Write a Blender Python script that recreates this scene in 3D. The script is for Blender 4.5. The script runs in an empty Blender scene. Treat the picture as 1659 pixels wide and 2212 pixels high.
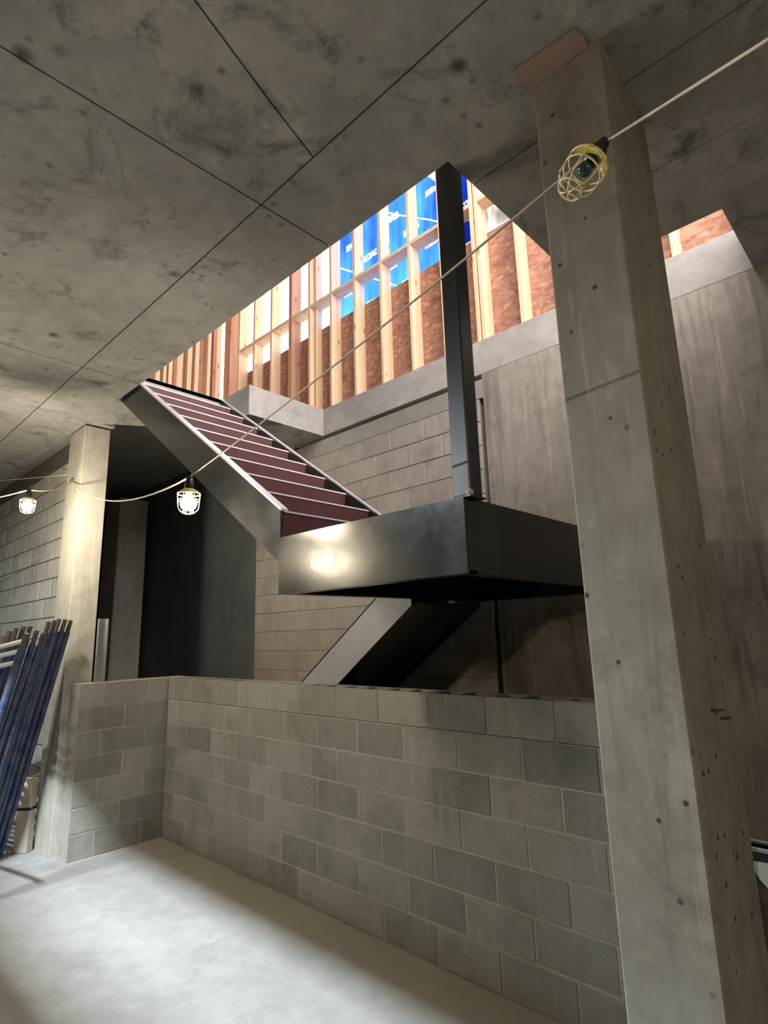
import bpy, bmesh, math, random
from mathutils import Vector, Matrix

random.seed(7)
S = bpy.context.scene
COL = S.collection

# ------------------------------------------------------------------ camera
EYE = Vector((0.0, 0.0, 1.76))
YAW, PITCH, ROLL = math.radians(43.4016), math.radians(12.1283), math.radians(-1.6708)
FPX = 1238.9
d = Vector((-math.sin(YAW) * math.cos(PITCH), math.cos(YAW) * math.cos(PITCH), math.sin(PITCH)))
r = d.cross(Vector((0, 0, 1))).normalized()
u = r.cross(d)
r2 = math.cos(ROLL) * r + math.sin(ROLL) * u
u2 = -math.sin(ROLL) * r + math.cos(ROLL) * u
cam_data = bpy.data.cameras.new('camera')
cam = bpy.data.objects.new('camera', cam_data)
COL.objects.link(cam)
m = Matrix((r2, u2, -d)).transposed().to_4x4()
m.translation = EYE
cam.matrix_world = m
cam_data.sensor_fit = 'VERTICAL'
cam_data.sensor_height = 36.0
cam_data.lens = 36.0 * FPX / 2212.0
cam_data.clip_start = 0.05
S.camera = cam

# ------------------------------------------------------------------ sky and exposure
SKY = 10.0
BULB = 700.0
world = bpy.data.worlds.new('sky')
S.world = world
world.use_nodes = True
bg = world.node_tree.nodes['Background']
bg.inputs[0].default_value = (1.0, 0.955, 0.92, 1)
bg.inputs[1].default_value = SKY
S.view_settings.view_transform = 'Standard'
S.view_settings.look = 'None'
S.view_settings.exposure = 0.0
S.view_settings.gamma = 1.0
S.view_settings.use_curve_mapping = False
S.cycles.max_bounces = 6
S.cycles.diffuse_bounces = 4
S.cycles.glossy_bounces = 3
S.cycles.caustics_reflective = False
S.cycles.caustics_refractive = False

# ------------------------------------------------------------------ materials
class NT:
    def __init__(self, name):
        self.m = bpy.data.materials.new(name)
        self.m.use_nodes = True
        self.t = self.m.node_tree
        self.b = self.t.nodes['Principled BSDF']
        self.g = self.n('ShaderNodeNewGeometry')
        self.pos = self.g.outputs['Position']
    def n(self, t, **kw):
        x = self.t.nodes.new(t)
        for k, v in kw.items():
            setattr(x, k, v)
        return x
    def l(self, a, b):
        self.t.links.new(a, b)
    def scaled(self, s):
        mp = self.n('ShaderNodeMapping')
        mp.inputs['Scale'].default_value = s
        self.l(self.pos, mp.inputs['Vector'])
        return mp.outputs[0]
    def noise(self, scale, detail=6, rough=0.6, vec=None, dist=0.0):
        x = self.n('ShaderNodeTexNoise')
        x.inputs['Scale'].default_value = scale
        x.inputs['Detail'].default_value = detail
        x.inputs['Roughness'].default_value = rough
        x.inputs['Distortion'].default_value = dist
        self.l(vec or self.pos, x.inputs['Vector'])
        return x.outputs['Fac']
    def vor(self, scale, vec=None, out='Distance', rand=1.0):
        x = self.n('ShaderNodeTexVoronoi')
        x.inputs['Scale'].default_value = scale
        x.inputs['Randomness'].default_value = rand
        self.l(vec or self.pos, x.inputs['Vector'])
        return x.outputs[out]
    def ramp(self, fac, a, b, lo=0.0, hi=1.0):
        x = self.n('ShaderNodeMapRange')
        x.inputs['From Min'].default_value = a
        x.inputs['From Max'].default_value = b
        x.inputs['To Min'].default_value = lo
        x.inputs['To Max'].default_value = hi
        x.clamp = True
        self.l(fac, x.inputs['Value'])
        return x.outputs[0]
    def mul(self, a, b):
        x = self.n('ShaderNodeMath', operation='MULTIPLY')
        for i, v in enumerate((a, b)):
            if isinstance(v, (int, float)):
                x.inputs[i].default_value = v
            else:
                self.l(v, x.inputs[i])
        return x.outputs[0]
    def mix(self, fac, a, b):
        x = self.n('ShaderNodeMix', data_type='RGBA')
        if isinstance(fac, (int, float)):
            x.inputs[0].default_value = fac
        else:
            self.l(fac, x.inputs[0])
        for i, v in ((6, a), (7, b)):
            if isinstance(v, tuple):
                x.inputs[i].default_value = v + (1,) if len(v) == 3 else v
            else:
                self.l(v, x.inputs[i])
        return x.outputs[2]
    def bump(self, h, strength=0.3, dist=0.01):
        x = self.n('ShaderNodeBump')
        x.inputs['Strength'].default_value = strength
        x.inputs['Distance'].default_value = dist
        self.l(h, x.inputs['Height'])
        self.l(x.outputs[0], self.b.inputs['Normal'])
    def color(self, c):
        if isinstance(c, tuple):
            self.b.inputs['Base Color'].default_value = c + (1,)
        else:
            self.l(c, self.b.inputs['Base Color'])
    def rough(self, v):
        if isinstance(v, (int, float)):
            self.b.inputs['Roughness'].default_value = v
        else:
            self.l(v, self.b.inputs['Roughness'])

def concrete(name, c1, c2, dark, streak=0.0, spots=0.0, blot=0.0, rough=0.85, bump=0.25, pock=0.0, seed=0.0):
    k = NT(name)
    off = k.n('ShaderNodeMapping'); off.inputs['Location'].default_value = (seed, seed * 1.7, seed * .6)
    k.l(k.pos, off.inputs['Vector']); k.pos = off.outputs[0]
    big = k.noise(1.1, 4, 0.62)
    c = k.mix(k.ramp(big, 0.34, 0.66), c1, c2)
    fine = k.noise(9, 4, 0.65)
    c = k.mix(k.ramp(fine, 0.35, 0.75, 0, 0.35), c, dark)
    if blot:
        b = k.noise(2.6, 6, 0.76, dist=0.6)
        c = k.mix(k.ramp(b, 0.54, 0.68, 0, blot), c, dark)
        b2 = k.noise(3.1, 4, 0.7, vec=k.scaled((1.3, 0.7, 1)))
        c = k.mix(k.ramp(b2, 0.60, 0.72, 0, 0.35), c, tuple(min(1, x * 1.35) for x in c1))
    if streak:
        s = k.noise(1.0, 4, 0.7, vec=k.scaled((7.5, 7.5, 0.8)), dist=0.9)
        msk = k.noise(1.7, 3, 0.6)
        c = k.mix(k.mul(k.ramp(s, 0.47, 0.66, 0, streak), k.ramp(msk, 0.34, 0.58, 0.25, 1.0)), c, dark)
        s2 = k.noise(1.0, 3, 0.65, vec=k.scaled((27, 27, 1.3)), dist=0.5)
        c = k.mix(k.mul(k.ramp(s2, 0.56, 0.70, 0, streak * 0.75), k.ramp(msk, 0.42, 0.62, 1.0, 0.15)), c, tuple(min(1, x * 1.45) for x in c1))
    h = fine
    if spots:
        vd = k.vor(3.4)
        mask = k.noise(1.4, 3, 0.5)
        sp = k.mul(k.ramp(vd, 0.05, 0.16, 1, 0), k.ramp(mask, 0.5, 0.56, 0, spots))
        c = k.mix(sp, c, tuple(x * 0.45 for x in dark))
        vd2 = k.vor(11.0)
        m2 = k.noise(2.3, 3, 0.6)
        c = k.mix(k.mul(k.ramp(vd2, 0.08, 0.26, 1, 0), k.ramp(m2, 0.52, 0.60, 0, spots * 0.8)), c, dark)
    if pock:
        vd = k.vor(13.0)
        sp = k.mul(k.ramp(vd, 0.10, 0.135, pock, 0), k.ramp(k.noise(3.0, 2, 0.5), 0.46, 0.52, 0, 1))
        c = k.mix(sp, c, tuple(x * 0.2 for x in dark))
    k.color(c)
    k.rough(rough)
    k.bump(h, bump, 0.012)
    return k.m

def cmu(name, c1, c2, dark, amt=0.8):
    k = NT(name)
    oi = k.n('ShaderNodeObjectInfo')
    c = k.mix(k.ramp(oi.outputs['Random'], 0.15, 1.0, 0, amt), c1, c2)
    n1 = k.noise(3.2, 4, 0.7)
    c = k.mix(k.ramp(n1, 0.46, 0.72, 0, 0.55), c, dark)
    s = k.noise(1.0, 4, 0.6, vec=k.scaled((18, 18, 2.0)))
    c = k.mix(k.ramp(s, 0.55, 0.75, 0, 0.28), c, tuple(min(1, x * 1.45) for x in c1))
    sp = k.noise(120, 2, 0.5)
    c = k.mix(k.ramp(sp, 0.35, 0.65, 0, 0.22), c, dark)
    k.color(c); k.rough(0.92)
    k.bump(sp, 0.35, 0.004)
    return k.m

def plain(name, c, rough=0.6, metal=0.0, var=0.0, dark=None, scale=8, spec=None):
    k = NT(name)
    if var:
        n = k.noise(scale, 6, 0.65)
        k.color(k.mix(k.ramp(n, 0.35, 0.7, 0, var), c, dark or tuple(x * 0.5 for x in c)))
    else:
        k.color(c)
    k.rough(rough)
    k.b.inputs['Metallic'].default_value = metal
    return k.m

def steel(name, c, dust, rough=0.42, metal=0.0, ior=2.2):
    k = NT(name)
    n = k.noise(2.2, 5, 0.7)
    f = k.noise(30, 4, 0.6)
    k.color(k.mix(k.ramp(n, 0.42, 0.72, 0, 0.6), c, dust))
    k.b.inputs['Metallic'].default_value = metal
    k.b.inputs['IOR'].default_value = ior
    k.rough(k.ramp(n, 0.3, 0.7, rough - 0.05, rough + 0.08))
    k.bump(f, 0.06, 0.004)
    return k.m

def wood(name, c1, c2, knot):
    k = NT(name)
    g = k.noise(1.0, 5, 0.6, vec=k.scaled((30, 30, 1.6)))
    c = k.mix(k.ramp(g, 0.35, 0.7), c1, c2)
    vd = k.vor(1.0, vec=k.scaled((9, 9, 3.2)))
    c = k.mix(k.ramp(vd, 0.07, 0.16, 0.8, 0), c, knot)
    k.color(c); k.rough(0.75)
    return k.m

def osb(name):
    k = NT(name)
    v = k.n('ShaderNodeTexVoronoi'); v.inputs['Scale'].default_value = 1.0
    mp = k.n('ShaderNodeMapping'); mp.inputs['Scale'].default_value = (22, 22, 42)
    mp.inputs['Rotation'].default_value = (0, 0.5, 0)
    wob = k.noise(5, 3, 0.6)
    k.l(k.pos, mp.inputs['Vector']); k.l(mp.outputs[0], v.inputs['Vector'])
    sep = k.n('ShaderNodeSeparateColor'); k.l(v.outputs['Color'], sep.inputs[0])
    c = k.mix(sep.outputs[0], (0.46, 0.235, 0.165), (0.29, 0.135, 0.095))
    c = k.mix(k.ramp(sep.outputs[1], 0.82, 0.9, 0, 0.7), c, (0.60, 0.32, 0.19))
    c = k.mix(k.ramp(wob, 0.58, 0.72, 0, 0.6), c, (0.16, 0.055, 0.035))
    k.color(c); k.rough(0.8); k.bump(sep.outputs[0], 0.4, 0.006)
    return k.m

def film(name, c, trans, alpha_mix=0.75):
    k = NT(name)
    n = k.noise(3.5, 5, 0.6, vec=k.scaled((1, 1, 1.6)), dist=1.2)
    col = k.mix(k.ramp(n, 0.3, 0.7), c, trans)
    k.color(col); k.rough(0.35)
    tr = k.n('ShaderNodeBsdfTranslucent'); k.l(col, tr.inputs[0])
    mx = k.n('ShaderNodeMixShader'); mx.inputs[0].default_value = alpha_mix
    out = k.t.nodes['Material Output']
    k.l(k.b.outputs[0], mx.inputs[1]); k.l(tr.outputs[0], mx.inputs[2])
    k.l(mx.outputs[0], out.inputs['Surface'])
    return k.m

def printed_film(name, c, c2):
    # blue wrap with rows of white printed lettering too small to read
    k = NT(name)
    n = k.noise(1.0, 3, 0.6, vec=k.scaled((2.6, 1, 0.5)))
    col = k.mix(k.ramp(n, 0.36, 0.62), c, c2)
    sep = k.n('ShaderNodeSeparateXYZ'); k.l(k.pos, sep.inputs[0])
    def fr(v, per, off=0.0):
        a = k.n('ShaderNodeMath', operation='MULTIPLY_ADD'); a.inputs[1].default_value = 1 / per; a.inputs[2].default_value = off + 50
        k.l(v, a.inputs[0])
        f = k.n('ShaderNodeMath', operation='FRACT'); k.l(a.outputs[0], f.inputs[0])
        return f.outputs[0], a.outputs[0]
    fz, az = fr(sep.outputs['Z'], 0.30)
    fl_ = k.n('ShaderNodeMath', operation='FLOOR'); k.l(az, fl_.inputs[0])
    sh_ = k.n('ShaderNodeMath', operation='MULTIPLY_ADD'); sh_.inputs[1].default_value = 0.29
    k.l(fl_.outputs[0], sh_.inputs[0]); k.l(sep.outputs['X'], sh_.inputs[2])
    fx, _ = fr(sh_.outputs[0], 0.62)
    rows = k.mul(k.ramp(fz, 0.26, 0.27, 1, 0), k.ramp(fx, 0.36, 0.37, 1, 0))
    glyph = k.noise(1.0, 1, 0.5, vec=k.scaled((58, 1, 40)))
    msk = k.mul(rows, k.ramp(glyph, 0.46, 0.50))
    ln, _ = fr(k_diag(k, sep), 0.9)
    msk2 = k.ramp(ln, 0.018, 0.022, 1, 0)
    mm = k.n('ShaderNodeMath', operation='MAXIMUM'); k.l(msk, mm.inputs[0]); k.l(msk2, mm.inputs[1])
    col = k.mix(mm.outputs[0], col, (0.75, 0.78, 0.82))
    k.color(col); k.rough(0.35)
    tr = k.n('ShaderNodeBsdfTranslucent'); k.l(col, tr.inputs[0])
    mx = k.n('ShaderNodeMixShader'); mx.inputs[0].default_value = 0.8
    k.l(k.b.outputs[0], mx.inputs[1]); k.l(tr.outputs[0], mx.inputs[2])
    k.l(mx.outputs[0], k.t.nodes['Material Output'].inputs['Surface'])
    return k.m

def k_diag(k, sep):
    a = k.n('ShaderNodeMath', operation='MULTIPLY_ADD'); a.inputs[1].default_value = 0.75
    k.l(sep.outputs['X'], a.inputs[0]); k.l(sep.outputs['Z'], a.inputs[2])
    return a.outputs[0]

def emit(name, c, s):
    k = NT(name)
    k.color((0.8, 0.8, 0.8))
    k.b.inputs['Emission Color'].default_value = c + (1,)
    k.b.inputs['Emission Strength'].default_value = s
    return k.m

M = {}
M['ceiling'] = concrete('ceiling_concrete', (0.445, 0.438, 0.415), (0.32, 0.314, 0.296), (0.11, 0.105, 0.097), spots=0.9, blot=0.9)
M['slab'] = concrete('slab_concrete', (0.44, 0.405, 0.38), (0.35, 0.32, 0.30), (0.16, 0.145, 0.13), blot=0.4, seed=3)
M['column'] = concrete('column_concrete', (0.37, 0.345, 0.285), (0.27, 0.243, 0.195), (0.16, 0.13, 0.092), streak=0.45, blot=0.55, pock=0.9, seed=5)
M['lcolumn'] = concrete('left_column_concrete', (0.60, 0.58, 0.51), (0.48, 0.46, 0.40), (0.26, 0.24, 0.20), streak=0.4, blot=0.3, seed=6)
M['rwall'] = concrete('streaked_wall_concrete', (0.37, 0.325, 0.285), (0.30, 0.262, 0.228), (0.13, 0.105, 0.083), streak=0.75, blot=0.4, seed=8)
M['dwall'] = concrete('gloom_wall_concrete', (0.12, 0.125, 0.13), (0.085, 0.09, 0.095), (0.04, 0.042, 0.045), streak=0.3, seed=9)  # the unlit bay's gloom is put into this wall colour
M['floor'] = concrete('floor_concrete', (0.42, 0.42, 0.405), (0.34, 0.34, 0.327), (0.20, 0.192, 0.18), blot=0.35, rough=0.7, bump=0.1, seed=11)
def floor_brown_band(mat):
    # floor colour turns browner towards the foot of the low block wall
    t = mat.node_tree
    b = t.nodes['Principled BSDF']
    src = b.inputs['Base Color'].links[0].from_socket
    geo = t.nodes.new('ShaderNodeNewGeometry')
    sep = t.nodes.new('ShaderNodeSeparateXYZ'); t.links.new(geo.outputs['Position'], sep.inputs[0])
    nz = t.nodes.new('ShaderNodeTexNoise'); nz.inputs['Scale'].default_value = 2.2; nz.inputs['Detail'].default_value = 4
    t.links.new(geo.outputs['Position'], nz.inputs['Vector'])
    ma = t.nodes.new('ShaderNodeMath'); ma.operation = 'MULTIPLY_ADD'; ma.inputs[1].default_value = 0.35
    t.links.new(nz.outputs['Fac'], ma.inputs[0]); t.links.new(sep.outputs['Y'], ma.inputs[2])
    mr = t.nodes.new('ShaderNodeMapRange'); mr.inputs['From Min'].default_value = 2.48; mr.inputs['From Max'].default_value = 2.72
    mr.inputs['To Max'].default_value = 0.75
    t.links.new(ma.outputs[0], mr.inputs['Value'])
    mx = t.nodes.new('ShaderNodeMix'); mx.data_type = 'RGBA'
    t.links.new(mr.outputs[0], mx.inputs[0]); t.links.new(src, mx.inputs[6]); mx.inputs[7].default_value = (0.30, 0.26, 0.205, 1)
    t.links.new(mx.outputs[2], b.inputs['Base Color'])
floor_brown_band(M['floor'])
M['cmu'] = cmu('grey_block', (0.37, 0.36, 0.325), (0.24, 0.233, 0.21), (0.13, 0.122, 0.105))
M['cmu_back'] = cmu('tan_block', (0.40, 0.355, 0.31), (0.30, 0.265, 0.23), (0.17, 0.145, 0.12))
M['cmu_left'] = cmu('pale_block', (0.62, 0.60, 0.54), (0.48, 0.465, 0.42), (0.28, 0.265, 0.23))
M['mortar'] = concrete('mortar', (0.50, 0.48, 0.43), (0.40, 0.385, 0.34), (0.20, 0.19, 0.165), seed=2)
M['mortar_dark'] = concrete('mortar_back', (0.34, 0.31, 0.275), (0.26, 0.235, 0.205), (0.12, 0.11, 0.09), seed=4)
M['mortar_deep'] = concrete('weathered_mortar', (0.17, 0.16, 0.14), (0.13, 0.12, 0.105), (0.07, 0.065, 0.055), seed=7)
M['steel'] = steel('black_steel', (0.018, 0.020, 0.022), (0.04, 0.039, 0.036), 0.20, 0.0, 1.75)
M['grey_steel'] = steel('light_grey_steel', (0.42, 0.42, 0.46), (0.28, 0.28, 0.31), 0.5, 0.0, 1.5)  # lighter grey, for the near stringer of the lower flight
M['steel_post'] = steel('post_steel', (0.02, 0.023, 0.03), (0.04, 0.04, 0.042), 0.4, 0.0, 1.7)
M['primer'] = plain('red_primer', (0.105, 0.034, 0.038), 0.55, 0.0, 0.6, (0.14, 0.058, 0.06), 5)
M['lip'] = plain('sky_glint_lip', (0.9, 0.88, 0.88), 0.4, 0.1)  # near-white, sky glint on the nosing edges put into the colour
M['flange'] = plain('sky_sheen_flange', (0.85, 0.85, 0.9), 0.3, 0.4, 0.25, (0.5, 0.5, 0.55), 10)  # dark steel coloured pale for the sky's sheen on the top flanges
M['wood'] = wood('stud_wood', (0.80, 0.58, 0.38), (0.66, 0.43, 0.27), (0.30, 0.13, 0.06))
M['wood_shaded'] = wood('stud_wood_shaded', (0.52, 0.27, 0.17), (0.40, 0.19, 0.12), (0.18, 0.07, 0.04))  # browner copy of the stud wood, shade put into its colour
M['osb'] = osb('oriented_strand_board')
M['blue'] = printed_film('blue_housewrap', (0.005, 0.028, 0.36), (0.03, 0.15, 0.44))
M['white_film'] = film('white_plastic_film', (0.42, 0.44, 0.46), (0.28, 0.31, 0.34), 0.8)
M['white'] = plain('white_vinyl', (0.85, 0.86, 0.87), 0.4)
M['deck'] = plain('roof_deck_steel', (0.60, 0.60, 0.66), 0.4, 0.2)
M['yellow'] = plain('yellow_plastic', (0.78, 0.60, 0.13), 0.45)
M['cream_wire'] = plain('cream_coated_wire', (0.80, 0.68, 0.36), 0.45)
M['cord'] = plain('cream_cord', (0.62, 0.52, 0.34), 0.6)
M['black'] = plain('black_rubber', (0.012, 0.018, 0.02), 0.35)
M['bulb'] = emit('lit_bulb', (1.0, 0.88, 0.66), BULB)
M['bulb_fill'] = emit('fill_bulb_weak', (1.0, 0.88, 0.66), BULB * 0.12)  # for the added fill bulb
M['bulb_mid'] = emit('lit_bulb_medium', (1.0, 0.86, 0.62), BULB * 1.05)
M['bulb_strong'] = emit('lit_bulb_strong', (1.0, 0.88, 0.66), BULB * 1.9)
M['bulb_soft'] = emit('lit_bulb_soft', (1.0, 0.88, 0.66), BULB * 0.72)
M['bulb_off'] = plain('unlit_bulb', (0.02, 0.05, 0.05), 0.12)
M['blue_paint'] = plain('scuffed_blue_paint', (0.018, 0.045, 0.17), 0.45, 0.2, 0.9, (0.16, 0.165, 0.17), 9)
M['pin'] = plain('rusty_pin', (0.10, 0.08, 0.07), 0.6, 0.5, 0.5, (0.2, 0.19, 0.18), 20)
M['galv'] = plain('galvanised_steel', (0.62, 0.64, 0.66), 0.3, 0.85, 0.3, (0.35, 0.36, 0.37), 12)
M['pale_board'] = plain('pale_lumber', (0.55, 0.48, 0.40), 0.8, 0, 0.4, (0.40, 0.35, 0.29), 7)
M['patch'] = plain('pink_foam_board', (0.36, 0.255, 0.215), 0.8, 0, 0.5, (0.23, 0.165, 0.14), 6)
M['foil'] = plain('white_poly_bag', (0.75, 0.76, 0.77), 0.35)
M['glass'] = plain('window_glass', (0.55, 0.62, 0.66), 0.1)

# ------------------------------------------------------------------ helpers
def link(o, parent=None):
    COL.objects.link(o)
    if parent is not None:
        o.parent = parent
    return o

def mesh_obj(name, bm, mat, parent=None, smooth=False):
    bmesh.ops.recalc_face_normals(bm, faces=bm.faces)
    me = bpy.data.meshes.new(name)
    bm.to_mesh(me); bm.free()
    if smooth:
        for p in me.polygons:
            p.use_smooth = True
    me.materials.append(M[mat] if isinstance(mat, str) else mat)
    return link(bpy.data.objects.new(name, me), parent)

def add_box(bm, x0, x1, y0, y1, z0, z1):
    vs = [bm.verts.new(p) for p in ((x0, y0, z0), (x1, y0, z0), (x1, y1, z0), (x0, y1, z0),
                                    (x0, y0, z1), (x1, y0, z1), (x1, y1, z1), (x0, y1, z1))]
    for f in ((0, 3, 2, 1), (4, 5, 6, 7), (0, 1, 5, 4), (1, 2, 6, 5), (2, 3, 7, 6), (3, 0, 4, 7)):
        bm.faces.new([vs[i] for i in f])
    return vs

def boxes(name, lst, mat, parent=None, bevel=0.0):
    bm = bmesh.new()
    for b in lst:
        add_box(bm, *b)
    if bevel:
        bmesh.ops.bevel(bm, geom=bm.edges[:], offset=bevel, segments=1, affect='EDGES')
    return mesh_obj(name, bm, mat, parent)

def prism(bm, poly, z0, z1):
    a = [bm.verts.new((x, y, z0)) for x, y in poly]
    b = [bm.verts.new((x, y, z1)) for x, y in poly]
    n = len(poly)
    bm.faces.new(a[::-1]); bm.faces.new(b)
    for i in range(n):
        bm.faces.new((a[i], a[(i + 1) % n], b[(i + 1) % n], b[i]))

def prism_y(bm, poly, y0, y1):
    a = [bm.verts.new((x, y0, z)) for x, z in poly]
    b = [bm.verts.new((x, y1, z)) for x, z in poly]
    n = len(poly)
    bm.faces.new(a); bm.faces.new(b[::-1])
    for i in range(n):
        bm.faces.new((a[i], b[i], b[(i + 1) % n], a[(i + 1) % n]))

def tube(bm, pts, rad, n=8, caps=True):
    pts = [Vector(p) for p in pts]
    rings = []
    for i, p in enumerate(pts):
        t = (pts[min(i + 1, len(pts) - 1)] - pts[max(i - 1, 0)]).normalized()
        ref = Vector((0, 0, 1)) if abs(t.z) < 0.9 else Vector((1, 0, 0))
        a = t.cross(ref).normalized(); b = t.cross(a)
        rr = rad[i] if isinstance(rad, (list, tuple)) else rad
        rings.append([bm.verts.new(p + rr * (math.cos(2 * math.pi * k / n) * a + math.sin(2 * math.pi * k / n) * b)) for k in range(n)])
    for q in range(len(rings) - 1):
        for k in range(n):
            bm.faces.new((rings[q][k], rings[q][(k + 1) % n], rings[q + 1][(k + 1) % n], rings[q + 1][k]))
    if caps:
        bm.faces.new(rings[0][::-1]); bm.faces.new(rings[-1])

def lathe(bm, prof, n=16, arc=2 * math.pi):
    full = arc > 6.2
    rings = []
    for rr, z in prof:
        if rr < 1e-5:
            rings.append([bm.verts.new((0, 0, z))])
        else:
            rings.append([bm.verts.new((rr * math.cos(arc * k / n), rr * math.sin(arc * k / n), z)) for k in range(n if full else n + 1)])
    for a, b in zip(rings, rings[1:]):
        for k in range(n):
            k2 = (k + 1) % n if full else k + 1
            if len(a) == 1 and len(b) == 1:
                continue
            if len(a) == 1:
                bm.faces.new((a[0], b[k2], b[k]))
            elif len(b) == 1:
                bm.faces.new((a[k], a[k2], b[0]))
            else:
                bm.faces.new((a[k], a[k2], b[k2], b[k]))

def tag(o, label, cat, group=None):
    o['label'] = label; o['category'] = cat
    if group:
        o['group'] = group
    return o

def struct(o, label=None):
    o['kind'] = 'structure'
    if label:
        o['label'] = label
    return o

def thing(name, label, cat, loc=(0, 0, 0), group=None):
    o = bpy.data.objects.new(name, None)
    o.empty_display_size = 0.1
    o.location = loc
    link(o)
    return tag(o, label, cat, group)

# keep part coordinates in world space although the Empty stands at the thing's base
def own(root):
    for c in list(root.children):
        c.matrix_parent_inverse = Matrix.Translation(-Vector(root.location))

# ------------------------------------------------------------------ the setting
ZS, ZT = 3.86, 4.16          # slab soffit and top
YB = 3.80                    # face of the back wall
OX0, OX1, OY0 = -4.95, -1.28, 1.845   # stair opening
XW0, XW1, YW0 = -10.4, 3.2, -4.2      # outer walls

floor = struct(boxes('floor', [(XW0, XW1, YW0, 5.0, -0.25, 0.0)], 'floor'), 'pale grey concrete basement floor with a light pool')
# ceiling: the slab, and the cast panels the formwork left on its soffit, with open seams between them
cb = bmesh.new()
zc = ZS + 0.022
for poly in ([(XW0, YW0), (XW1, YW0), (XW1, OY0), (XW0, OY0)],
             [(XW0, OY0), (OX0, OY0), (OX0, 3.02), (-5.69, OY0 + 0.001), (XW0, OY0 + 0.001)],
             [(XW0, OY0), (-5.66, OY0), (-5.70, 2.12), (XW0, 2.12)],
             [(OX1, OY0), (XW1, OY0), (XW1, 3.10), (OX1, 3.10)],
             [(-0.47, 3.10), (XW1, 3.10), (XW1, 5.0), (-0.47, 5.0)],
             [(-4.95, 2.87), (-4.45, 2.87), (-4.45, 5.0), (-4.95, 5.0)]):
    prism(cb, poly, zc, ZT)
prism(cb, [(XW0, 1.82), (OX0, 1.82), (OX0, 5.0), (XW0, 5.0)], 4.12, ZT - 0.001)
ceiling = struct(mesh_obj('ceiling', cb, 'slab'), 'stained grey concrete ceiling slab with formwork seams')
g = 0.0045
def panel(poly, z0=ZS):
    # shrink the outline by half a seam
    cx = sum(p[0] for p in poly) / len(poly); cy = sum(p[1] for p in poly) / len(poly)
    bm = bmesh.new()
    prism(bm, poly, z0, zc)
    return mesh_obj('soffit_panel', bm, 'ceiling', ceiling)
YS = 1.395
panel([(XW0, YW0), (-4.49 - g, YW0), (-4.49 - g, YS - g), (XW0, YS - g)])
panel([(-4.49 + g, YW0), (-2.095 - g, YW0), (-2.095 - g, YS - g), (-4.49 + g, YS - g)])
panel([(-2.095 + g, YW0), (-0.9, YW0), (-1.30 - g, 0.20), (-1.50 - g, 0.80), (-1.60 - g, 1.10), (-1.69 - g, YS - g), (-2.095 + g, YS - g)])
panel([(-0.9 + 2 * g, YW0), (XW1, YW0), (XW1, YS - g), (-1.69 + g, YS - g), (-1.60 + g, 1.10), (-1.50 + g, 0.80), (-1.30 + g, 0.20)])
panel([(XW0, YS + g), (-4.49 - g, YS + g), (-4.49 - g, OY0), (OX0, OY0), (OX0, 3.02), (-5.69, OY0), (XW0, OY0)])
panel([(-4.49 + g, YS + g), (-2.095 - g, YS + g), (-2.095 - g, OY0), (-4.49 + g, OY0)])
panel([(-2.095 + g, YS + g), (XW1, YS + g), (XW1, 2.04 - g), (OX1, 2.04 - g), (OX1, OY0), (-2.095 + g, OY0)])
panel([(OX1, 2.04 + g), (XW1, 2.04 + g), (XW1, 2.585 - g), (OX1, 2.585 - g)])
panel([(OX1, 2.585 + g), (XW1, 2.585 + g), (XW1, 5.0), (-0.47, 5.0), (-0.47, 3.10), (OX1, 3.10)])
panel([(-4.95, 2.87), (-4.45, 2.87), (-4.45, 5.0), (-4.95, 5.0)])

# outer walls
struct(boxes('wall_left_end', [(XW0 - 0.2, XW0, YW0, 5.0, 0, 4.118)], 'dwall'), 'gloom-darkened far end wall of the basement')
struct(boxes('wall_right', [(XW1, XW1 + 0.2, YW0, 5.0, 0, ZS)], 'rwall'), 'concrete wall to the right of the viewer')
struct(boxes('wall_behind', [(XW0, XW1, YW0 - 0.2, YW0, 0, ZS)], 'rwall'), 'concrete wall behind the viewer')
# back wall: streaked concrete on the right, gloom-darkened concrete on the far left, slab band above
wr = struct(boxes('wall_back', [(-2.43, XW1, YB, YB + 0.25, 0, ZS)], 'rwall'), 'water streaked concrete back wall of the stair shaft')
boxes('slab_band', [(-7.4, -4.45, YB + 0.3, 5.0, ZT - 0.03, ZT), (-4.45, -0.47, YB, 5.0, ZS + 0.004, ZT)], 'slab', wr)
struct(boxes('wall_back_left', [(XW0, -5.68, YB, YB + 0.25, 0, 4.118)], 'dwall'), 'gloom-darkened concrete wall deep behind the left column')

# ------------------------------------------------------------------ block walls
BL, BH, J = 0.4064, 0.2032, 0.0095
def block_mesh(name, lx, ly, lz, cores=False, bev=0.003):
    bm = bmesh.new()
    if not cores:
        add_box(bm, 0, lx, 0, ly, 0, lz)
        bmesh.ops.bevel(bm, geom=bm.edges[:], offset=bev, segments=1, affect='EDGES')
    else:
        t = 0.034
        n = 2 if max(lx, ly) > 0.3 else 1
        L = lx if lx >= ly else ly
        # walls and webs of a hollow block; long axis along x
        xs = [0]
        cell = (lx - t * (n + 1)) / n
        outer = [bm.verts.new(p) for p in ((0, 0, 0), (lx, 0, 0), (lx, ly, 0), (0, ly, 0))]
        bm.free(); bm = bmesh.new()
        add_box(bm, 0, lx, 0, t, 0, lz)
        add_box(bm, 0, lx, ly - t, ly, 0, lz)
        for i in range(n + 1):
            x0 = i * (cell + t)
            add_box(bm, x0, x0 + t, t, ly - t, 0, lz)
    bmesh.ops.recalc_face_normals(bm, faces=bm.faces)
    me = bpy.data.meshes.new(name)
    bm.to_mesh(me); bm.free()
    return me

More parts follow.
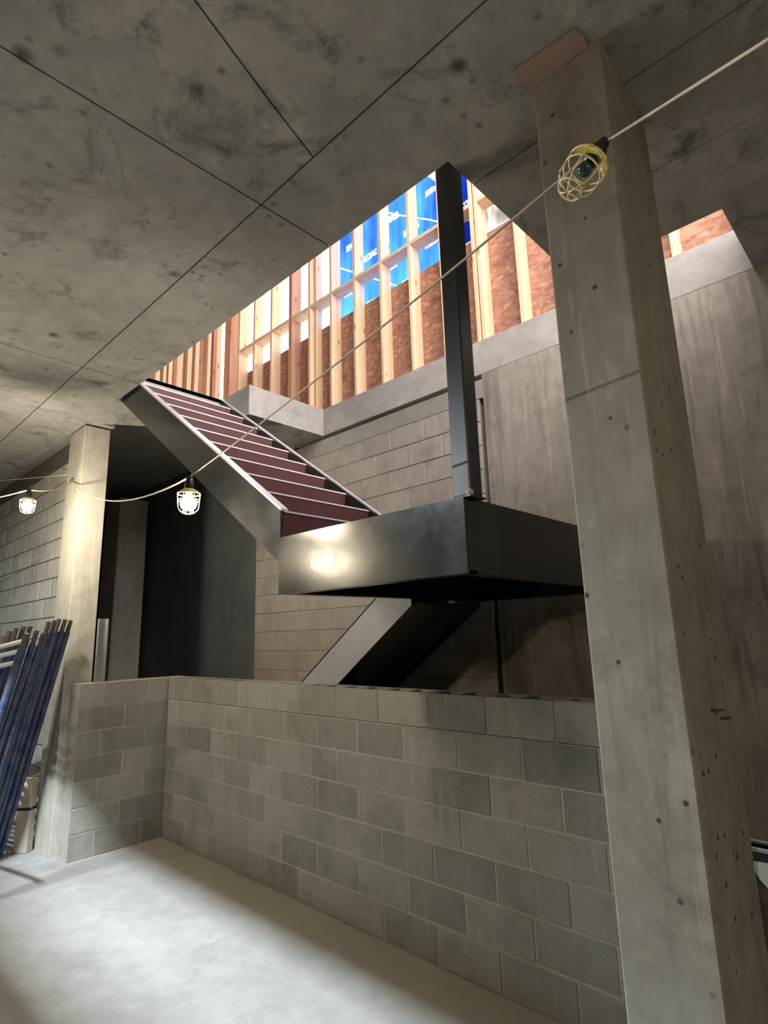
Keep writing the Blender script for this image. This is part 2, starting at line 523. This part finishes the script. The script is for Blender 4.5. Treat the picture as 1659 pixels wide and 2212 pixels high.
_mesh_cache = {}
def block(parent, mat, x0, x1, y0, y1, z0, z1, cores=False):
    key = (mat, round(x1 - x0, 3), round(y1 - y0, 3), round(z1 - z0, 3), cores)
    if key not in _mesh_cache:
        me = block_mesh('block', x1 - x0, y1 - y0, z1 - z0, cores)
        me.materials.append(M[mat])
        _mesh_cache[key] = me
    o = bpy.data.objects.new('block', _mesh_cache[key])
    o.location = (x0, y0 + random.uniform(-0.0015, 0.0015), z0)
    link(o, parent)
    return o

def wall_x(parent, mat, xa, xb, yf, depth, ncourse, joint0, hollow_top=False, z0=0.0, J=J, JH=J):
    # courses along x, front face at y = yf, thickness behind it
    for c in range(ncourse):
        off = joint0 + (0 if (ncourse - 1 - c) % 2 == 0 else BL / 2)
        k0 = math.floor((xa - off) / BL)
        x = off + k0 * BL
        while x < xb - 0.01:
            a, b = max(x, xa), min(x + BL, xb)
            if b - a > 0.05:
                top = hollow_top and c == ncourse - 1 and (b - a) > 0.15
                block(parent, mat, a + JH / 2, b - JH / 2, yf, yf + depth, z0 + c * BH + J / 2, z0 + (c + 1) * BH - J / 2, top)
            x += BL

# low wall in front of the lower flight
LW_Y, LW_T = 2.73, 0.195
WX0, WX1 = -5.525, -0.90
NC = 7
lw = struct(boxes('wall_front', [(WX0 + 0.004, WX1 - 0.004, LW_Y + 0.003, LW_Y + LW_T - 0.003, 0, (NC - 1) * BH)], 'mortar'),
            'low grey concrete block wall seven courses high under the stair')
hj = bmesh.new()
x = -1.463
while x > WX0:
    add_box(hj, x - J / 2, x + J / 2, LW_Y + 0.003, LW_Y + 0.034, (NC - 1) * BH, NC * BH - 0.004)
    add_box(hj, x - J / 2, x + J / 2, LW_Y + LW_T - 0.034, LW_Y + LW_T - 0.003, (NC - 1) * BH, NC * BH - 0.004)
    x -= BL
mesh_obj('head_joint', hj, 'mortar', lw)
wall_x(lw, 'cmu', WX0, WX1, LW_Y, LW_T, NC, -1.463, True)

# return wall towards the left column
RX0, RX1, RY0, RY1 = -5.725, -5.53, 1.92, 2.925
rwal = struct(boxes('wall_return', [(RX0 + 0.003, RX1 - 0.003, RY0 + 0.004, RY1 - 0.004, 0, NC * BH - 0.004)], 'mortar'),
              'short grey block return wall joining the left column')
for c in range(NC):
    off = 2.125 + (0 if (NC - 1 - c) % 2 == 0 else BL / 2)
    y = off - 3 * BL
    while y < RY1:
        a, b = max(y, RY0), min(y + BL, RY1)
        if b - a > 0.05:
            o = block(rwal, 'cmu', RX0, RX1, a + J / 2, b - J / 2, c * BH + J / 2, (c + 1) * BH - J / 2)
            o.location.y = a + J / 2
            o.location.x = RX0 + random.uniform(-0.001, 0.0015)
        y += BL

# block part of the back wall
NB = 18
bw = struct(boxes('wall_shaft', [(-5.68 + 0.004, -2.475, YB + 0.006, YB + 0.20, 0, NB * BH), (-5.68, -2.43, YB + 0.0, YB + 0.12, NB * BH, ZS - 0.042), (-5.68, -2.43, YB + 0.13, YB + 0.24, 0, ZS + 0.003), (-5.68, -4.952, YB, YB + 0.12, ZS - 0.032, 4.118), (-5.68, -4.952, YB + 0.12, YB + 0.24, ZS + 0.003, 4.118)], 'mortar_dark'),
            'tan block wall at the back of the stair shaft')
wall_x(bw, 'cmu_back', -5.68, -2.472, YB, 0.19, NB, -3.477)
# open dark movement joint between block and concrete
# left block wall behind the string light
NL = 18
lw2 = struct(boxes('wall_left', [(XW0, -6.17, 1.945 + 0.004, 2.13, 0, NL * BH), (XW0, -6.17, 1.945, 2.13, NL * BH, ZS)], 'mortar_deep'),
             'pale block wall left of the left column')
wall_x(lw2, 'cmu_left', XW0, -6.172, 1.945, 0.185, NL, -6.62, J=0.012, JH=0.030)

# ------------------------------------------------------------------ columns
def column(name, x0, x1, y0, y1, mat, label, cham=0.018):
    bm = bmesh.new()
    nz = 24
    random.seed(3)
    vs = add_box(bm, x0, x1, y0, y1, 0, ZS)
    vert_e = [e for e in bm.edges if abs(e.verts[0].co.z - e.verts[1].co.z) > 1]
    bmesh.ops.bevel(bm, geom=vert_e, offset=cham, segments=1, affect='EDGES')
    o = mesh_obj(name, bm, mat)
    return tag(o, label, 'column')
rc = thing('concrete_column', 'tall tan concrete column in the right foreground with bug holes', 'column', (-0.69, 2.0, 0))
sh = column('shaft', -0.82, -0.555, 1.79, 2.24, 'column', '', 0.006)
for kk in ('label', 'category'):
    del sh[kk]
sh.parent = rc; sh.matrix_parent_inverse = Matrix.Translation((0.69, -2.0, 0))
nb = bmesh.new(); tube(nb, [(-0.58, 1.945, 1.512), (-0.535, 2.065, 1.505)], 0.004, 6)
n1 = mesh_obj('nail', nb, 'pin', rc); n1.matrix_parent_inverse = Matrix.Translation((0.69, -2.0, 0))
nb = bmesh.new(); tube(nb, [(-0.57, 2.02, 1.478), (-0.545, 2.17, 1.47)], 0.004, 6)
n2 = mesh_obj('nail', nb, 'pin', rc); n2.matrix_parent_inverse = Matrix.Translation((0.69, -2.0, 0))
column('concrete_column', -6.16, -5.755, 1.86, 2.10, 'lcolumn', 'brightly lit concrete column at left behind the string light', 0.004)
column('concrete_column', -9.0, -8.45, 3.3, 3.72, 'lcolumn', 'dim concrete column deep in the dark bay beyond the return wall')

pb = bmesh.new()
prism(pb, [(-0.83, 1.672), (-0.75, 1.68), (-0.60, 1.692), (-0.585, 1.74), (-0.592, 1.785), (-0.72, 1.788), (-0.825, 1.788), (-0.838, 1.75)], ZS - 0.010, ZS - 0.0005)
tag(mesh_obj('foam_board', pb, 'patch'), 'pinkish board scrap stuck to the ceiling at the right column top', 'board')

# ------------------------------------------------------------------ steel stair
SL = 0.714
XL0, XL1, YL0, YL1, ZL0, ZL1 = -2.56, -1.315, 1.86, 3.76, 1.99, 2.30
ld = thing('stair_landing', 'black steel stair landing box hung below the opening', 'landing', (-1.94, 2.8, ZL0))
def chan_box(name, lst, mat='steel', tilt=None):
    o = boxes(name, lst, mat, ld)
    return o
# front channel: web slightly out of plumb, flanges turned in
fb = bmesh.new()
prof = [(YL0, ZL1), (YL0 + 0.07, ZL1), (YL0 + 0.07, ZL1 - 0.012), (YL0 + 0.012, ZL1 - 0.012), (YL0 + 0.012, ZL0 + 0.012), (YL0 + 0.07, ZL0 + 0.012), (YL0 + 0.07, ZL0), (YL0, ZL0)]
a = [fb.verts.new((XL0, y, z)) for y, z in prof]; b = [fb.verts.new((XL1, y, z)) for y, z in prof]
fb.faces.new(a); fb.faces.new(b[::-1])
for i in range(len(prof)):
    fb.faces.new((a[i], b[i], b[(i + 1) % len(prof)], a[(i + 1) % len(prof)]))
mesh_obj('front_channel', fb, 'steel', ld)
chan_box('side_channel', [(XL1 - 0.012, XL1, YL0 + 0.014, YL1, ZL0, ZL1), (XL1 - 0.07, XL1 - 0.012, YL0 + 0.07, YL1, ZL1 - 0.012, ZL1), (XL1 - 0.07, XL1 - 0.012, YL0 + 0.07, YL1, ZL0, ZL0 + 0.012)])
chan_box('side_channel', [(XL0, XL0 + 0.012, YL0 + 0.07, YL1 - 0.012, ZL0, ZL1), (XL0 + 0.012, XL0 + 0.07, YL0 + 0.07, YL1 - 0.07, ZL0, ZL0 + 0.012)])
chan_box('back_channel', [(XL0, XL1 - 0.012, YL1 - 0.012, YL1, ZL0, ZL1), (XL0 + 0.07, XL1 - 0.07, YL1 - 0.07, YL1 - 0.012, ZL0, ZL0 + 0.012)])
chan_box('deck_plate', [(XL0 + 0.012, XL1 - 0.012, YL0 + 0.07, YL1 - 0.012, ZL1 - 0.03, ZL1 - 0.02)])
chan_box('joist', [(-1.96, -1.95, YL0 + 0.07, YL1 - 0.07, ZL1 - 0.15, ZL1 - 0.03)])
own(ld)

def flight(name, label, x_base, zt_base, sgn, y0, y1, steps, x_end, base_z, pan='primer', web='steel', soffit=False):
    # sgn +1: rises towards -x, sgn -1: falls towards -x; steps = [(riser x, tread top z)]
    root = thing(name, label, 'stairs', (x_base, (y0 + y1) / 2, base_z))
    vth, tw, run, rise = 0.31, 0.010, 0.2365, 0.169
    def zt(xx):
        return zt_base + sgn * SL * (x_base - xx)
    def band(o_top, o_bot, ya, yb, nm, mat, par):
        bm = bmesh.new()
        prism_y(bm, [(x_base, zt(x_base) - o_top), (x_end, zt(x_end) - o_top), (x_end, zt(x_end) - o_bot), (x_base, zt(x_base) - o_bot)], ya, yb)
        return mesh_obj(nm, bm, mat, par)
    for yy, s in ((y0, 1), (y1, -1)):
        w0, w1 = (yy, yy + tw) if s == 1 else (yy - tw, yy)
        f0, f1 = (yy + tw, yy + 0.052) if s == 1 else ((yy - tw, yy + 0.018) if sgn == 1 else (yy - 0.052, yy - tw))
        st = band(0.014, vth, w0, w1, 'stringer', web if s == 1 else 'steel', root)
        band(0.0, 0.014, min(w0, f0), max(w1, f1), 'top_flange', 'flange' if sgn == 1 else 'steel', st)
        band(vth - 0.014, vth, f0, f1, 'bottom_flange', 'steel', st)
    ya, yb = y0 + 0.053, (y1 - tw - 0.001 if sgn == 1 else y1 - 0.053)
    for xr, z in steps:
        bm = bmesh.new()
        lean = 0.022
        prism_y(bm, [(xr - sgn * lean, z - rise - 0.02), (xr, z - 0.008), (xr - sgn * 0.006, z - 0.008), (xr - sgn * (lean + 0.006), z - rise - 0.02)], ya, yb)
        prism_y(bm, [(xr - sgn * 0.006, z - 0.045), (xr - sgn * (run + 0.02), z - 0.045), (xr - sgn * (run + 0.02), z - 0.052), (xr - sgn * 0.006, z - 0.052)], ya, yb)
        tr = mesh_obj('step_pan', bm, pan, root)
        bm = bmesh.new()
        prism_y(bm, [(xr + sgn * 0.003, z - 0.009), (xr + sgn * 0.003, z), (xr - sgn * 0.03, z), (xr - sgn * 0.03, z - 0.009)], ya, yb)
        mesh_obj('nosing', bm, 'lip', tr)
    if soffit:
        band(vth - 0.022, vth - 0.016, y0 + tw, y1 - tw, 'soffit_plate', 'steel', root)
    own(root)
    return root

flight('stair_flight', 'upper steel stair flight with red primed risers rising into the opening', XL0 - 0.001, 2.47, 1, 1.87, 2.85,
       [(-2.60 - k * 0.2365, 2.30 + (k + 1) * 0.169) for k in range(10)], -4.93, 2.0)
flight('stair_flight', 'lower steel stair flight descending behind the low block wall', XL0 - 0.001, 2.262, -1, 2.945, 3.75,
       [(-2.60 - (k + 1) * 0.2365, 2.24 - (k + 1) * 0.169) for k in range(11)], -5.20, 0.0, 'steel', 'grey_steel', True)

hp = thing('hanger_post', 'square black steel post from the opening corner down to the landing', 'post', (-1.342, 1.925, ZL1))
boxes('tube', [(-1.387, -1.297, 1.885, 1.975, ZL1 + 0.008, ZT + 0.25)], 'steel_post', hp, 0.006)
boxes('base_plate', [(-1.40, -1.29, 1.875, 1.985, ZL1 + 0.0005, ZL1 + 0.008)], 'steel_post', hp)
wb = bmesh.new(); bmesh.ops.create_icosphere(wb, subdivisions=2, radius=0.016, matrix=Matrix.Translation((-1.30, 1.885, ZL1 + 0.018)))
mesh_obj('weld', wb, 'pale_board', hp)
own(hp)

# ------------------------------------------------------------------ timber framing on the upper floor
ZF = ZT
SY0, SY1 = 3.81, 3.95
STUD_TOP = 7.0
uw = thing('stud_wall', 'bare timber stud wall with strand board standing above the back wall', 'wall framing', (-3.4, 3.88, ZF))
stud_x = [-6.206, -5.848, -5.471, -5.092, -4.722, -4.346, -3.968, -3.579, -3.191, -2.808, -2.454, -2.404, -2.037, -1.66, -1.28, -0.90, -0.52]
def stud_mesh(w, dpt, hgt, mat):
    bm = bmesh.new(); add_box(bm, -w / 2, w / 2, 0, dpt, 0, hgt)
    bmesh.ops.bevel(bm, geom=bm.edges[:], offset=0.003, segments=1, affect='EDGES')
    me = bpy.data.meshes.new('stud'); bm.to_mesh(me); bm.free(); me.materials.append(M[mat])
    return me
sm = stud_mesh(0.038, SY1 - SY0, STUD_TOP - ZF, 'wood')
for x in stud_x:
    o = bpy.data.objects.new('stud', sm); o.location = (x + 0.019, SY0, ZF); link(o, uw)
# doubled studs with a front board in the shaded wood tone
boxes('stud', [(-5.075, -5.03, SY0 - 0.004, SY1, ZF, STUD_TOP)], 'wood_shaded', uw, 0.003)
boxes('stud', [(-4.66, -4.635, SY0 + 0.05, SY1, ZF, STUD_TOP)], 'wood', uw, 0.003)
for a_, b_ in zip(stud_x, stud_x[1:]):
    if b_ - a_ < 0.2:
        continue
    boxes('blocking', [(a_ + 0.039, b_ - 0.001, SY0, SY1 - 0.002, 5.485, 5.523)], 'wood', uw, 0.002)
ox = -6.25
while ox < -0.6:
    x1 = min(ox + 1.2, -0.45)
    boxes('strand_board', [(ox + 0.002, x1 - 0.002, SY1 + 0.001, SY1 + 0.013, ZF, 5.25)], 'osb', uw)
    ox += 1.2
own(uw)

cw = thing('stud_wall', 'far timber stud wall running across the head of the stairs', 'wall framing', (-6.5, 3.2, ZF))
for y, w, mm in ((2.62, 0.05, 'wood'), (2.86, 0.06, 'wood'), (2.95, 0.04, 'wood'), (3.02, 0.05, 'wood'), (3.14, 0.075, 'wood'), (3.27, 0.06, 'wood'), (3.37, 0.055, 'wood'), (3.54, 0.05, 'wood'), (3.62, 0.05, 'wood_shaded'), (3.68, 0.07, 'wood')):
    boxes('stud', [(-6.55, -6.46, y - w / 2, y + w / 2, ZF, STUD_TOP)], mm, cw, 0.003)
boxes('strand_board', [(-6.58, -6.565, 2.3, 3.05, ZF, 6.9)], 'wood_shaded', cw)
boxes('strand_board', [(-6.58, -6.565, 3.1, 3.66, ZF, 6.9)], 'wood_shaded', cw)
boxes('corner_post', [(-6.55, -6.40, 3.81, 3.95, ZF, STUD_TOP)], 'wood_shaded', cw, 0.004)
own(cw)
rb = bmesh.new(); tube(rb, [(-5.75, 3.20, ZF), (-5.95, 3.10, ZF + 0.42)], 0.012, 8)
tag(mesh_obj('conduit', rb, 'white'), 'short white pipe leaning at the head of the stairs', 'pipe')

# housewrap, plastic film and windows beyond the studs
def sheet(name, x0, x1, z0, z1f, y, mat, amp=0.03, seed=1):
    rnd = random.Random(seed)
    ph = [rnd.uniform(0, 6) for _ in range(6)]
    bm = bmesh.new(); nx, nz = 36, 24
    V = []
    for i in range(nx + 1):
        row = []
        for k in range(nz + 1):
            x = x0 + (x1 - x0) * i / nx
            zt_ = z1f(x)
            z = z0 + (zt_ - z0) * k / nz
            yy = y + amp * (math.sin(x * 7 + z * 3 + ph[0]) * math.sin(z * 5 + ph[1]) + 0.5 * math.sin(x * 17 - z * 9 + ph[2]))
            row.append(bm.verts.new((x, yy, z)))
        V.append(row)
    for i in range(nx):
        for k in range(nz):
            bm.faces.new((V[i][k], V[i + 1][k], V[i + 1][k + 1], V[i][k + 1]))
    return mesh_obj(name, bm, mat, None, True)
YBLUE = 4.20
bs = sheet('housewrap', -4.62, -2.32, ZT, lambda x: 6.75 if x < -3.35 else 6.75 - (x + 3.35) * 1.3, YBLUE, 'blue', 0.012, 2)
tag(bs, 'bright blue printed wrap sheet hanging behind the studs', 'sheet')
ws = sheet('plastic_film', -7.2, -4.64, ZT, lambda x: 6.9, 4.20, 'white_film', 0.03, 9)
tag(ws, 'crinkled white plastic sheet stretched behind the left studs', 'sheet')

def window(name, x0, x1, z0, z1, y, label, glass):
    w = thing(name, label, 'window', ((x0 + x1) / 2, y, z0))
    t = 0.035
    boxes('frame', [(x0, x1, y - 0.04, y + 0.03, z0, z0 + t), (x0, x1, y - 0.04, y + 0.03, z1 - t, z1), (x0, x0 + t, y - 0.04, y + 0.03, z0 + t, z1 - t), (x1 - t, x1, y - 0.04, y + 0.03, z0 + t, z1 - t)], 'white', w)
    boxes('pane', [(x0 + t, x1 - t, y, y + 0.006, z0 + t, z1 - t)], glass, w)
    own(w)
window('window_unit', -2.93, -2.36, 5.262, 6.5, 4.02, 'white framed window above the post with blue behind the glass', 'blue')
window('window_unit', -2.33, -1.72, 5.262, 6.3, 4.02, 'white framed window with pale grey glass at the right stud bays', 'glass')

struct(boxes('ceiling_light_block', [(XW0, -1.6, -1.5, SY1 + 0.1, STUD_TOP + 0.002, STUD_TOP + 0.25)], 'dwall'), 'unseen dark roof added over the upper floor to shade the studs')  # added and cut short to steer sky light onto the framing
struct(boxes('wall_light_block_front', [(XW0, XW1, -1.7, -1.5, ZT, STUD_TOP)], 'dwall'), 'unseen dark wall added to the upper floor to cut front light')  # added to keep light off the stud fronts
struct(boxes('wall_light_block_left', [(XW0 - 0.2, XW0, -1.7, 4.05, ZT, STUD_TOP)], 'dwall'), 'unseen dark end wall added to close the upper floor to sky light')  # added to block sky light from the left
rd = bmesh.new()
nr = 26
prev = None
for i in range(nr * 4 + 1):
    yy = 4.35 + i * 0.04
    zz = 6.9 + (0.05 if (i % 4) in (0, 1) else 0.0)
    v0 = rd.verts.new((-3.9, yy, zz)); v1 = rd.verts.new((-0.8, yy, zz)); v2 = rd.verts.new((-0.8, yy, zz + 0.01)); v3 = rd.verts.new((-3.9, yy, zz + 0.01))
    if prev:
        rd.faces.new((prev[0], prev[1], v1, v0)); rd.faces.new((prev[2], prev[3], v3, v2))
    prev = (v0, v1, v2, v3)
tag(mesh_obj('roof_deck', rd, 'deck'), 'pale ribbed steel roof deck glimpsed above the blue sheet', 'roof')

# ------------------------------------------------------------------ string lights
def cage_lamp(name, label, loc, axis, lit, bmat='bulb', sc_=1.0):
    # local +z points from the socket down to the tip of the guard
    root = thing(name, label, 'work light', loc, 'string work lights')
    zz_ = Vector(axis).normalized()
    away = EYE - Vector(loc)
    yy_ = (away - zz_ * away.dot(zz_)).normalized()
    q = Matrix((yy_.cross(zz_), yy_, zz_)).transposed().to_quaternion()
    root.scale = (sc_, sc_, sc_)
    root.rotation_mode = 'QUATERNION'; root.rotation_quaternion = q
    bm = bmesh.new(); lathe(bm, [(0.0, -0.075), (0.016, -0.075), (0.019, -0.05), (0.023, -0.045), (0.023, 0.0), (0.020, 0.015), (0.0, 0.015)], 16)
    mesh_obj('socket', bm, 'black', root, True)
    bm = bmesh.new(); lathe(bm, [(0.018, 0.0), (0.030, -0.002), (0.058, 0.016), (0.060, 0.024), (0.057, 0.024), (0.030, 0.004), (0.018, 0.004), (0.018, 0.0)], 24, math.pi)
    mesh_obj('guard_collar', bm, 'yellow', root, True)
    bm = bmesh.new()
    R0, L = 0.0575, 0.115
    prof = []
    for i in range(9):
        t = i / 8
        prof.append((R0 * (1 - 0.08 * t), 0.022 + t * 0.062))
    for i in range(1, 7):
        a_ = i / 6 * math.pi / 2
        prof.append((R0 * 0.92 * math.cos(a_) + 0.001, 0.084 + 0.048 * math.sin(a_)))
    for k in range(6):
        an = 2 * math.pi * k / 6
        tube(bm, [(rr * math.cos(an), rr * math.sin(an), zz) for rr, zz in prof], 0.0027, 6)
    for rr, zz in ((R0 * 0.96, 0.056), (R0 * 0.60, 0.122)):
        tube(bm, [(rr * math.cos(2 * math.pi * k / 24), rr * math.sin(2 * math.pi * k / 24), zz) for k in range(25)], 0.0027, 6)
    tube(bm, [(R0 * math.cos(2 * math.pi * k / 24), R0 * math.sin(2 * math.pi * k / 24), 0.022) for k in range(25)], 0.003, 6)
    mesh_obj('guard_cage', bm, 'cream_wire', root, True)
    if lit:
        bm = bmesh.new(); lathe(bm, [(0.0, 0.012), (0.014, 0.015), (0.018, 0.026), (0.036, 0.05), (0.043, 0.072), (0.037, 0.096), (0.020, 0.110), (0.0, 0.114)], 20)
        mesh_obj('bulb', bm, bmat, root, True)
    else:
        bm = bmesh.new(); lathe(bm, [(0.0, 0.014), (0.013, 0.015), (0.014, 0.030), (0.020, 0.034), (0.022, 0.045), (0.014, 0.056), (0.0, 0.058)], 20)
        mesh_obj('bulb', bm, 'bulb_off', root, True)
    return root

def pix(px, py, depth):
    return EYE + depth * (d + r2 * ((px - 829.5) / FPX) - u2 * ((py - 1106.0) / FPX))

P1 = Vector((-2.74, 1.415, 2.535))
P0 = Vector((-5.25, 1.31, 2.945))
P2 = pix(1278, 345, 1.36)
cage_lamp('string_light', 'glowing caged bulb hanging in front of the stair stringer', P1, (0, 0, -1), True, 'bulb_soft')
cage_lamp('string_light', 'glowing caged bulb hanging before the pale block wall', P0, (0, 0, -1), True, 'bulb_strong')
tip = pix(1208, 440, 1.33)
ax2 = (tip - P2)
cage_lamp('string_light', 'unlit caged bulb with yellow guard beside the right column', P2, ax2, False, 'bulb', 0.84)
P3 = Vector((1.35, 0.45, 2.75)); P4 = Vector((0.4, -1.7, 2.85)); PL = Vector((-4.52, -0.23, 2.60))
cage_lamp('string_light', 'lit caged bulb on the cord right of the viewer', P3, (0, 0, -1), True)
cage_lamp('string_light', 'unseen caged bulb added behind the viewer for frontal fill', P4, (0, 0, -1), True, 'bulb_fill')  # added fill light from behind
cage_lamp('string_light', 'lit caged bulb far left beyond the picture edge', PL, (0, 0, -1), True, 'bulb_mid')

def cord(name, label, pts, rad, sag):
    bm = bmesh.new()
    allp = []; rads = []
    for (a_, b_), s_ in zip(zip(pts, pts[1:]), sag):
        a_, b_ = Vector(a_), Vector(b_)
        for i in range(16):
            t = i / 16
            p = a_.lerp(b_, t); p.z -= s_ * 4 * t * (1 - t)
            allp.append(p); rads.append(rad(p.x))
    allp.append(Vector(pts[-1])); rads.append(rads[-1])
    tube(bm, allp, rads, 6)
    return tag(mesh_obj(name, bm, 'cord', None, True), label, 'cord')
up = Vector((0, 0, 0.070))
s2 = P2 - ax2.normalized() * 0.058
cord('power_cord', 'cream power cord carrying the string lights across the room',
     [PL + up, (-7.2, 0.55, 3.05), P0 + up, (-5.94, 1.835, 3.315), P1 + up, s2, (-0.049, 1.02, 2.715), P3 + up, P4 + up],
     lambda x: 0.0052 if x < -2.7 else 0.0036, [0.05, 0.05, 0.04, 0.16, 0.02, 0.0, 0.03, 0.05])
hk = bmesh.new(); tube(hk, [(-5.94, 1.862, 3.36), (-5.94, 1.836, 3.35), (-5.94, 1.828, 3.325), (-5.94, 1.835, 3.305)], 0.006, 6)
tag(mesh_obj('cord_hook', hk, 'pin'), 'small hook holding the cord on the left column', 'hook')
cord('guy_wire', 'thin pale wire running left from the left column', [(-6.12, 1.852, 3.43), (-9.5, 0.9, 3.85)], lambda x: 0.004, [0.02])

# ------------------------------------------------------------------ left foreground: scaffold frames, board, stud
tops = [(153, 1340), (141, 1338), (128, 1337), (118, 1340), (106, 1343), (94, 1368), (80, 1362), (66, 1352), (52, 1352), (36, 1356), (22, 1362)]
ORD = ('nearest', 'second', 'third', 'fourth', 'fifth', 'sixth', 'seventh', 'eighth', 'ninth', 'tenth', 'eleventh')
SIDE = Vector((-1.0, -0.15, -0.10)).normalized()
def frame(label, T, B, rungs, paint, W=1.2, rpaint=None):
    root = thing('scaffold_frame', label, 'scaffold frame', B, 'scaffold frames leaning at the left column')
    ax_ = (T - B).normalized()
    for q in (0, 1):
        bm = bmesh.new()
        b0 = B + SIDE * W * q; t0 = T + SIDE * W * q
        b0 = b0 - ax_ * ((b0.z - 0.012) / ax_.z)
        tube(bm, [b0, t0 - ax_ * 0.11], 0.025, 10)
        lg = mesh_obj('leg', bm, paint, root)
        bm = bmesh.new(); tube(bm, [t0 - ax_ * 0.13, t0], 0.018, 8)
        mesh_obj('coupling_pin', bm, 'pin', lg)
    for hgt in rungs:
        bm = bmesh.new()
        p = B + ax_ * hgt
        tube(bm, [p, p + SIDE * W], 0.017, 8)
        mesh_obj('rung', bm, rpaint or paint, root)
    own(root)
for i, (tx, ty) in enumerate(tops):
    yt = 1.83 - 0.055 * i
    ray = d + r2 * ((tx - 829.5) / FPX) - u2 * ((ty - 1106.0) / FPX)
    T = EYE + ray * (yt / ray.y)
    B = Vector((T.x - 0.54, T.y - 0.23, 0.012))
    frame('blue painted scaffold frame, ' + ('nearest to the left column' if i == 0 else ORD[i] + ' one counted from the left column'), T, B, (0.3, 1.0), 'blue_paint')
ray = d + r2 * ((58 - 829.5) / FPX) - u2 * ((1368 - 1106.0) / FPX)
T = EYE + ray * ((1.83 - 0.055 * 11) / ray.y)
frame('scaffold frame with three close white rungs, foremost at the left edge', T, Vector((T.x - 0.54, T.y - 0.23, 0.012)), (0.4, 1.0, 1.72, 1.80, 1.87), 'blue_paint', 1.2, 'white')

pbt = thing('lumber_offcut', 'pale square timber offcut with a dark strap standing by the left column', 'lumber', (-6.14, 1.77, 0))
bm = bmesh.new(); add_box(bm, -0.06, 0.06, -0.045, 0.045, 0.0, 0.60)
bmesh.ops.bevel(bm, geom=bm.edges[:], offset=0.006, segments=1, affect='EDGES')
ob = mesh_obj('timber', bm, 'pale_board', pbt); ob.rotation_euler = (0, 0, math.radians(40))
bm = bmesh.new(); add_box(bm, -0.0625, 0.0625, -0.0475, 0.0475, 0.345, 0.365)
ob = mesh_obj('strap', bm, 'black', pbt); ob.rotation_euler = (0, 0, math.radians(40))

ms = thing('metal_stud', 'short galvanised steel stud standing on the return wall', 'metal stud', (-5.63, 2.11, NC * BH))
boxes('web', [(-5.645, -5.641, 2.075, 2.155, NC * BH, 1.985)], 'galv', ms)
boxes('flange', [(-5.645, -5.605, 2.073, 2.077, NC * BH, 1.985)], 'galv', ms)
boxes('flange', [(-5.645, -5.605, 2.153, 2.157, NC * BH, 1.985)], 'galv', ms)
own(ms)

# ------------------------------------------------------------------ cart behind the right column
ct = thing('work_cart', 'dark steel cart with bright rim half hidden behind the right column', 'cart', (-0.35, 3.0, 0))
X0, X1, Y0, Y1 = -0.95, 0.15, 2.96, 3.06
boxes('tray', [(X0, X1, Y0, Y1, 0.70, 0.712), (X0, X1, Y0, Y0 + 0.012, 0.712, 0.835), (X0, X1, Y1 - 0.012, Y1, 0.712, 0.835), (X0, X0 + 0.012, Y0 + 0.012, Y1 - 0.012, 0.712, 0.835), (X1 - 0.012, X1, Y0 + 0.012, Y1 - 0.012, 0.712, 0.835)], 'steel', ct)
bm = bmesh.new()
tube(bm, [(X0, Y0, 0.842), (X1, Y0, 0.842), (X1, Y1, 0.842), (X0, Y1, 0.842), (X0, Y0, 0.842)], 0.009, 8)
mesh_obj('rim', bm, 'galv', ct)
for x_ in (X0 + 0.02, X1 - 0.02):
    for y_ in (Y0 + 0.02, Y1 - 0.02):
        bm = bmesh.new(); tube(bm, [(x_, y_, 0.0), (x_, y_, 0.70)], 0.016, 8)
        mesh_obj('leg', bm, 'galv', ct)
own(ct)
bm = bmesh.new()
prf = [(-0.75, 0.80), (-0.60, 0.80), (-0.62, 0.74), (-0.675, 0.685), (-0.72, 0.735)]
prism_y(bm, prf, Y0 - 0.014, Y0 - 0.004)
tag(mesh_obj('plastic_bag', bm, 'foil'), 'white plastic scrap taped to the cart side by the right column', 'bag')

# ------------------------------------------------------------------ unseen overhead lamp added to cast the light pool on the floor
fl = thing('added_flood_light', 'rectangular work flood light hung from the ceiling left of the viewer', 'work light', (-2.9, -0.55, ZS))
FX, FY, FZ = -3.8, -0.35, 3.45
fl.location = (FX, FY, ZS)
boxes('housing', [(FX - 0.45, FX + 0.45, FY - 0.34, FY + 0.34, FZ + 0.02, FZ + 0.06)], 'black', fl)
boxes('barn_door', [(FX - 0.45, FX + 0.45, FY + 0.32, FY + 0.335, FZ - 0.40, FZ + 0.02)], 'black', fl)  # plates added to trim the edges of the floor pool
boxes('barn_door', [(FX - 0.45, FX + 0.45, FY - 0.335, FY - 0.32, FZ - 0.20, FZ + 0.02)], 'black', fl)
boxes('shield', [(FX - 0.45, FX + 0.45, FY - 0.32, FY + 0.105, FZ - 0.20, FZ - 0.19)], 'black', fl)
bm = bmesh.new(); tube(bm, [(FX, FY, FZ + 0.06), (FX, FY, ZS)], 0.012, 8); mesh_obj('hanger', bm, 'pin', fl)
own(fl)
la = bpy.data.lights.new('added_flood_lamp', 'AREA'); la.shape = 'RECTANGLE'; la.size = 0.5; la.size_y = 0.04
la.energy = 500.0; la.color = (0.82, 0.92, 1.0)
lo = bpy.data.objects.new('added_flood_lamp', la); lo.location = (FX, FY, FZ + 0.015)
link(lo, fl); lo.matrix_parent_inverse = Matrix.Translation(-Vector(fl.location))
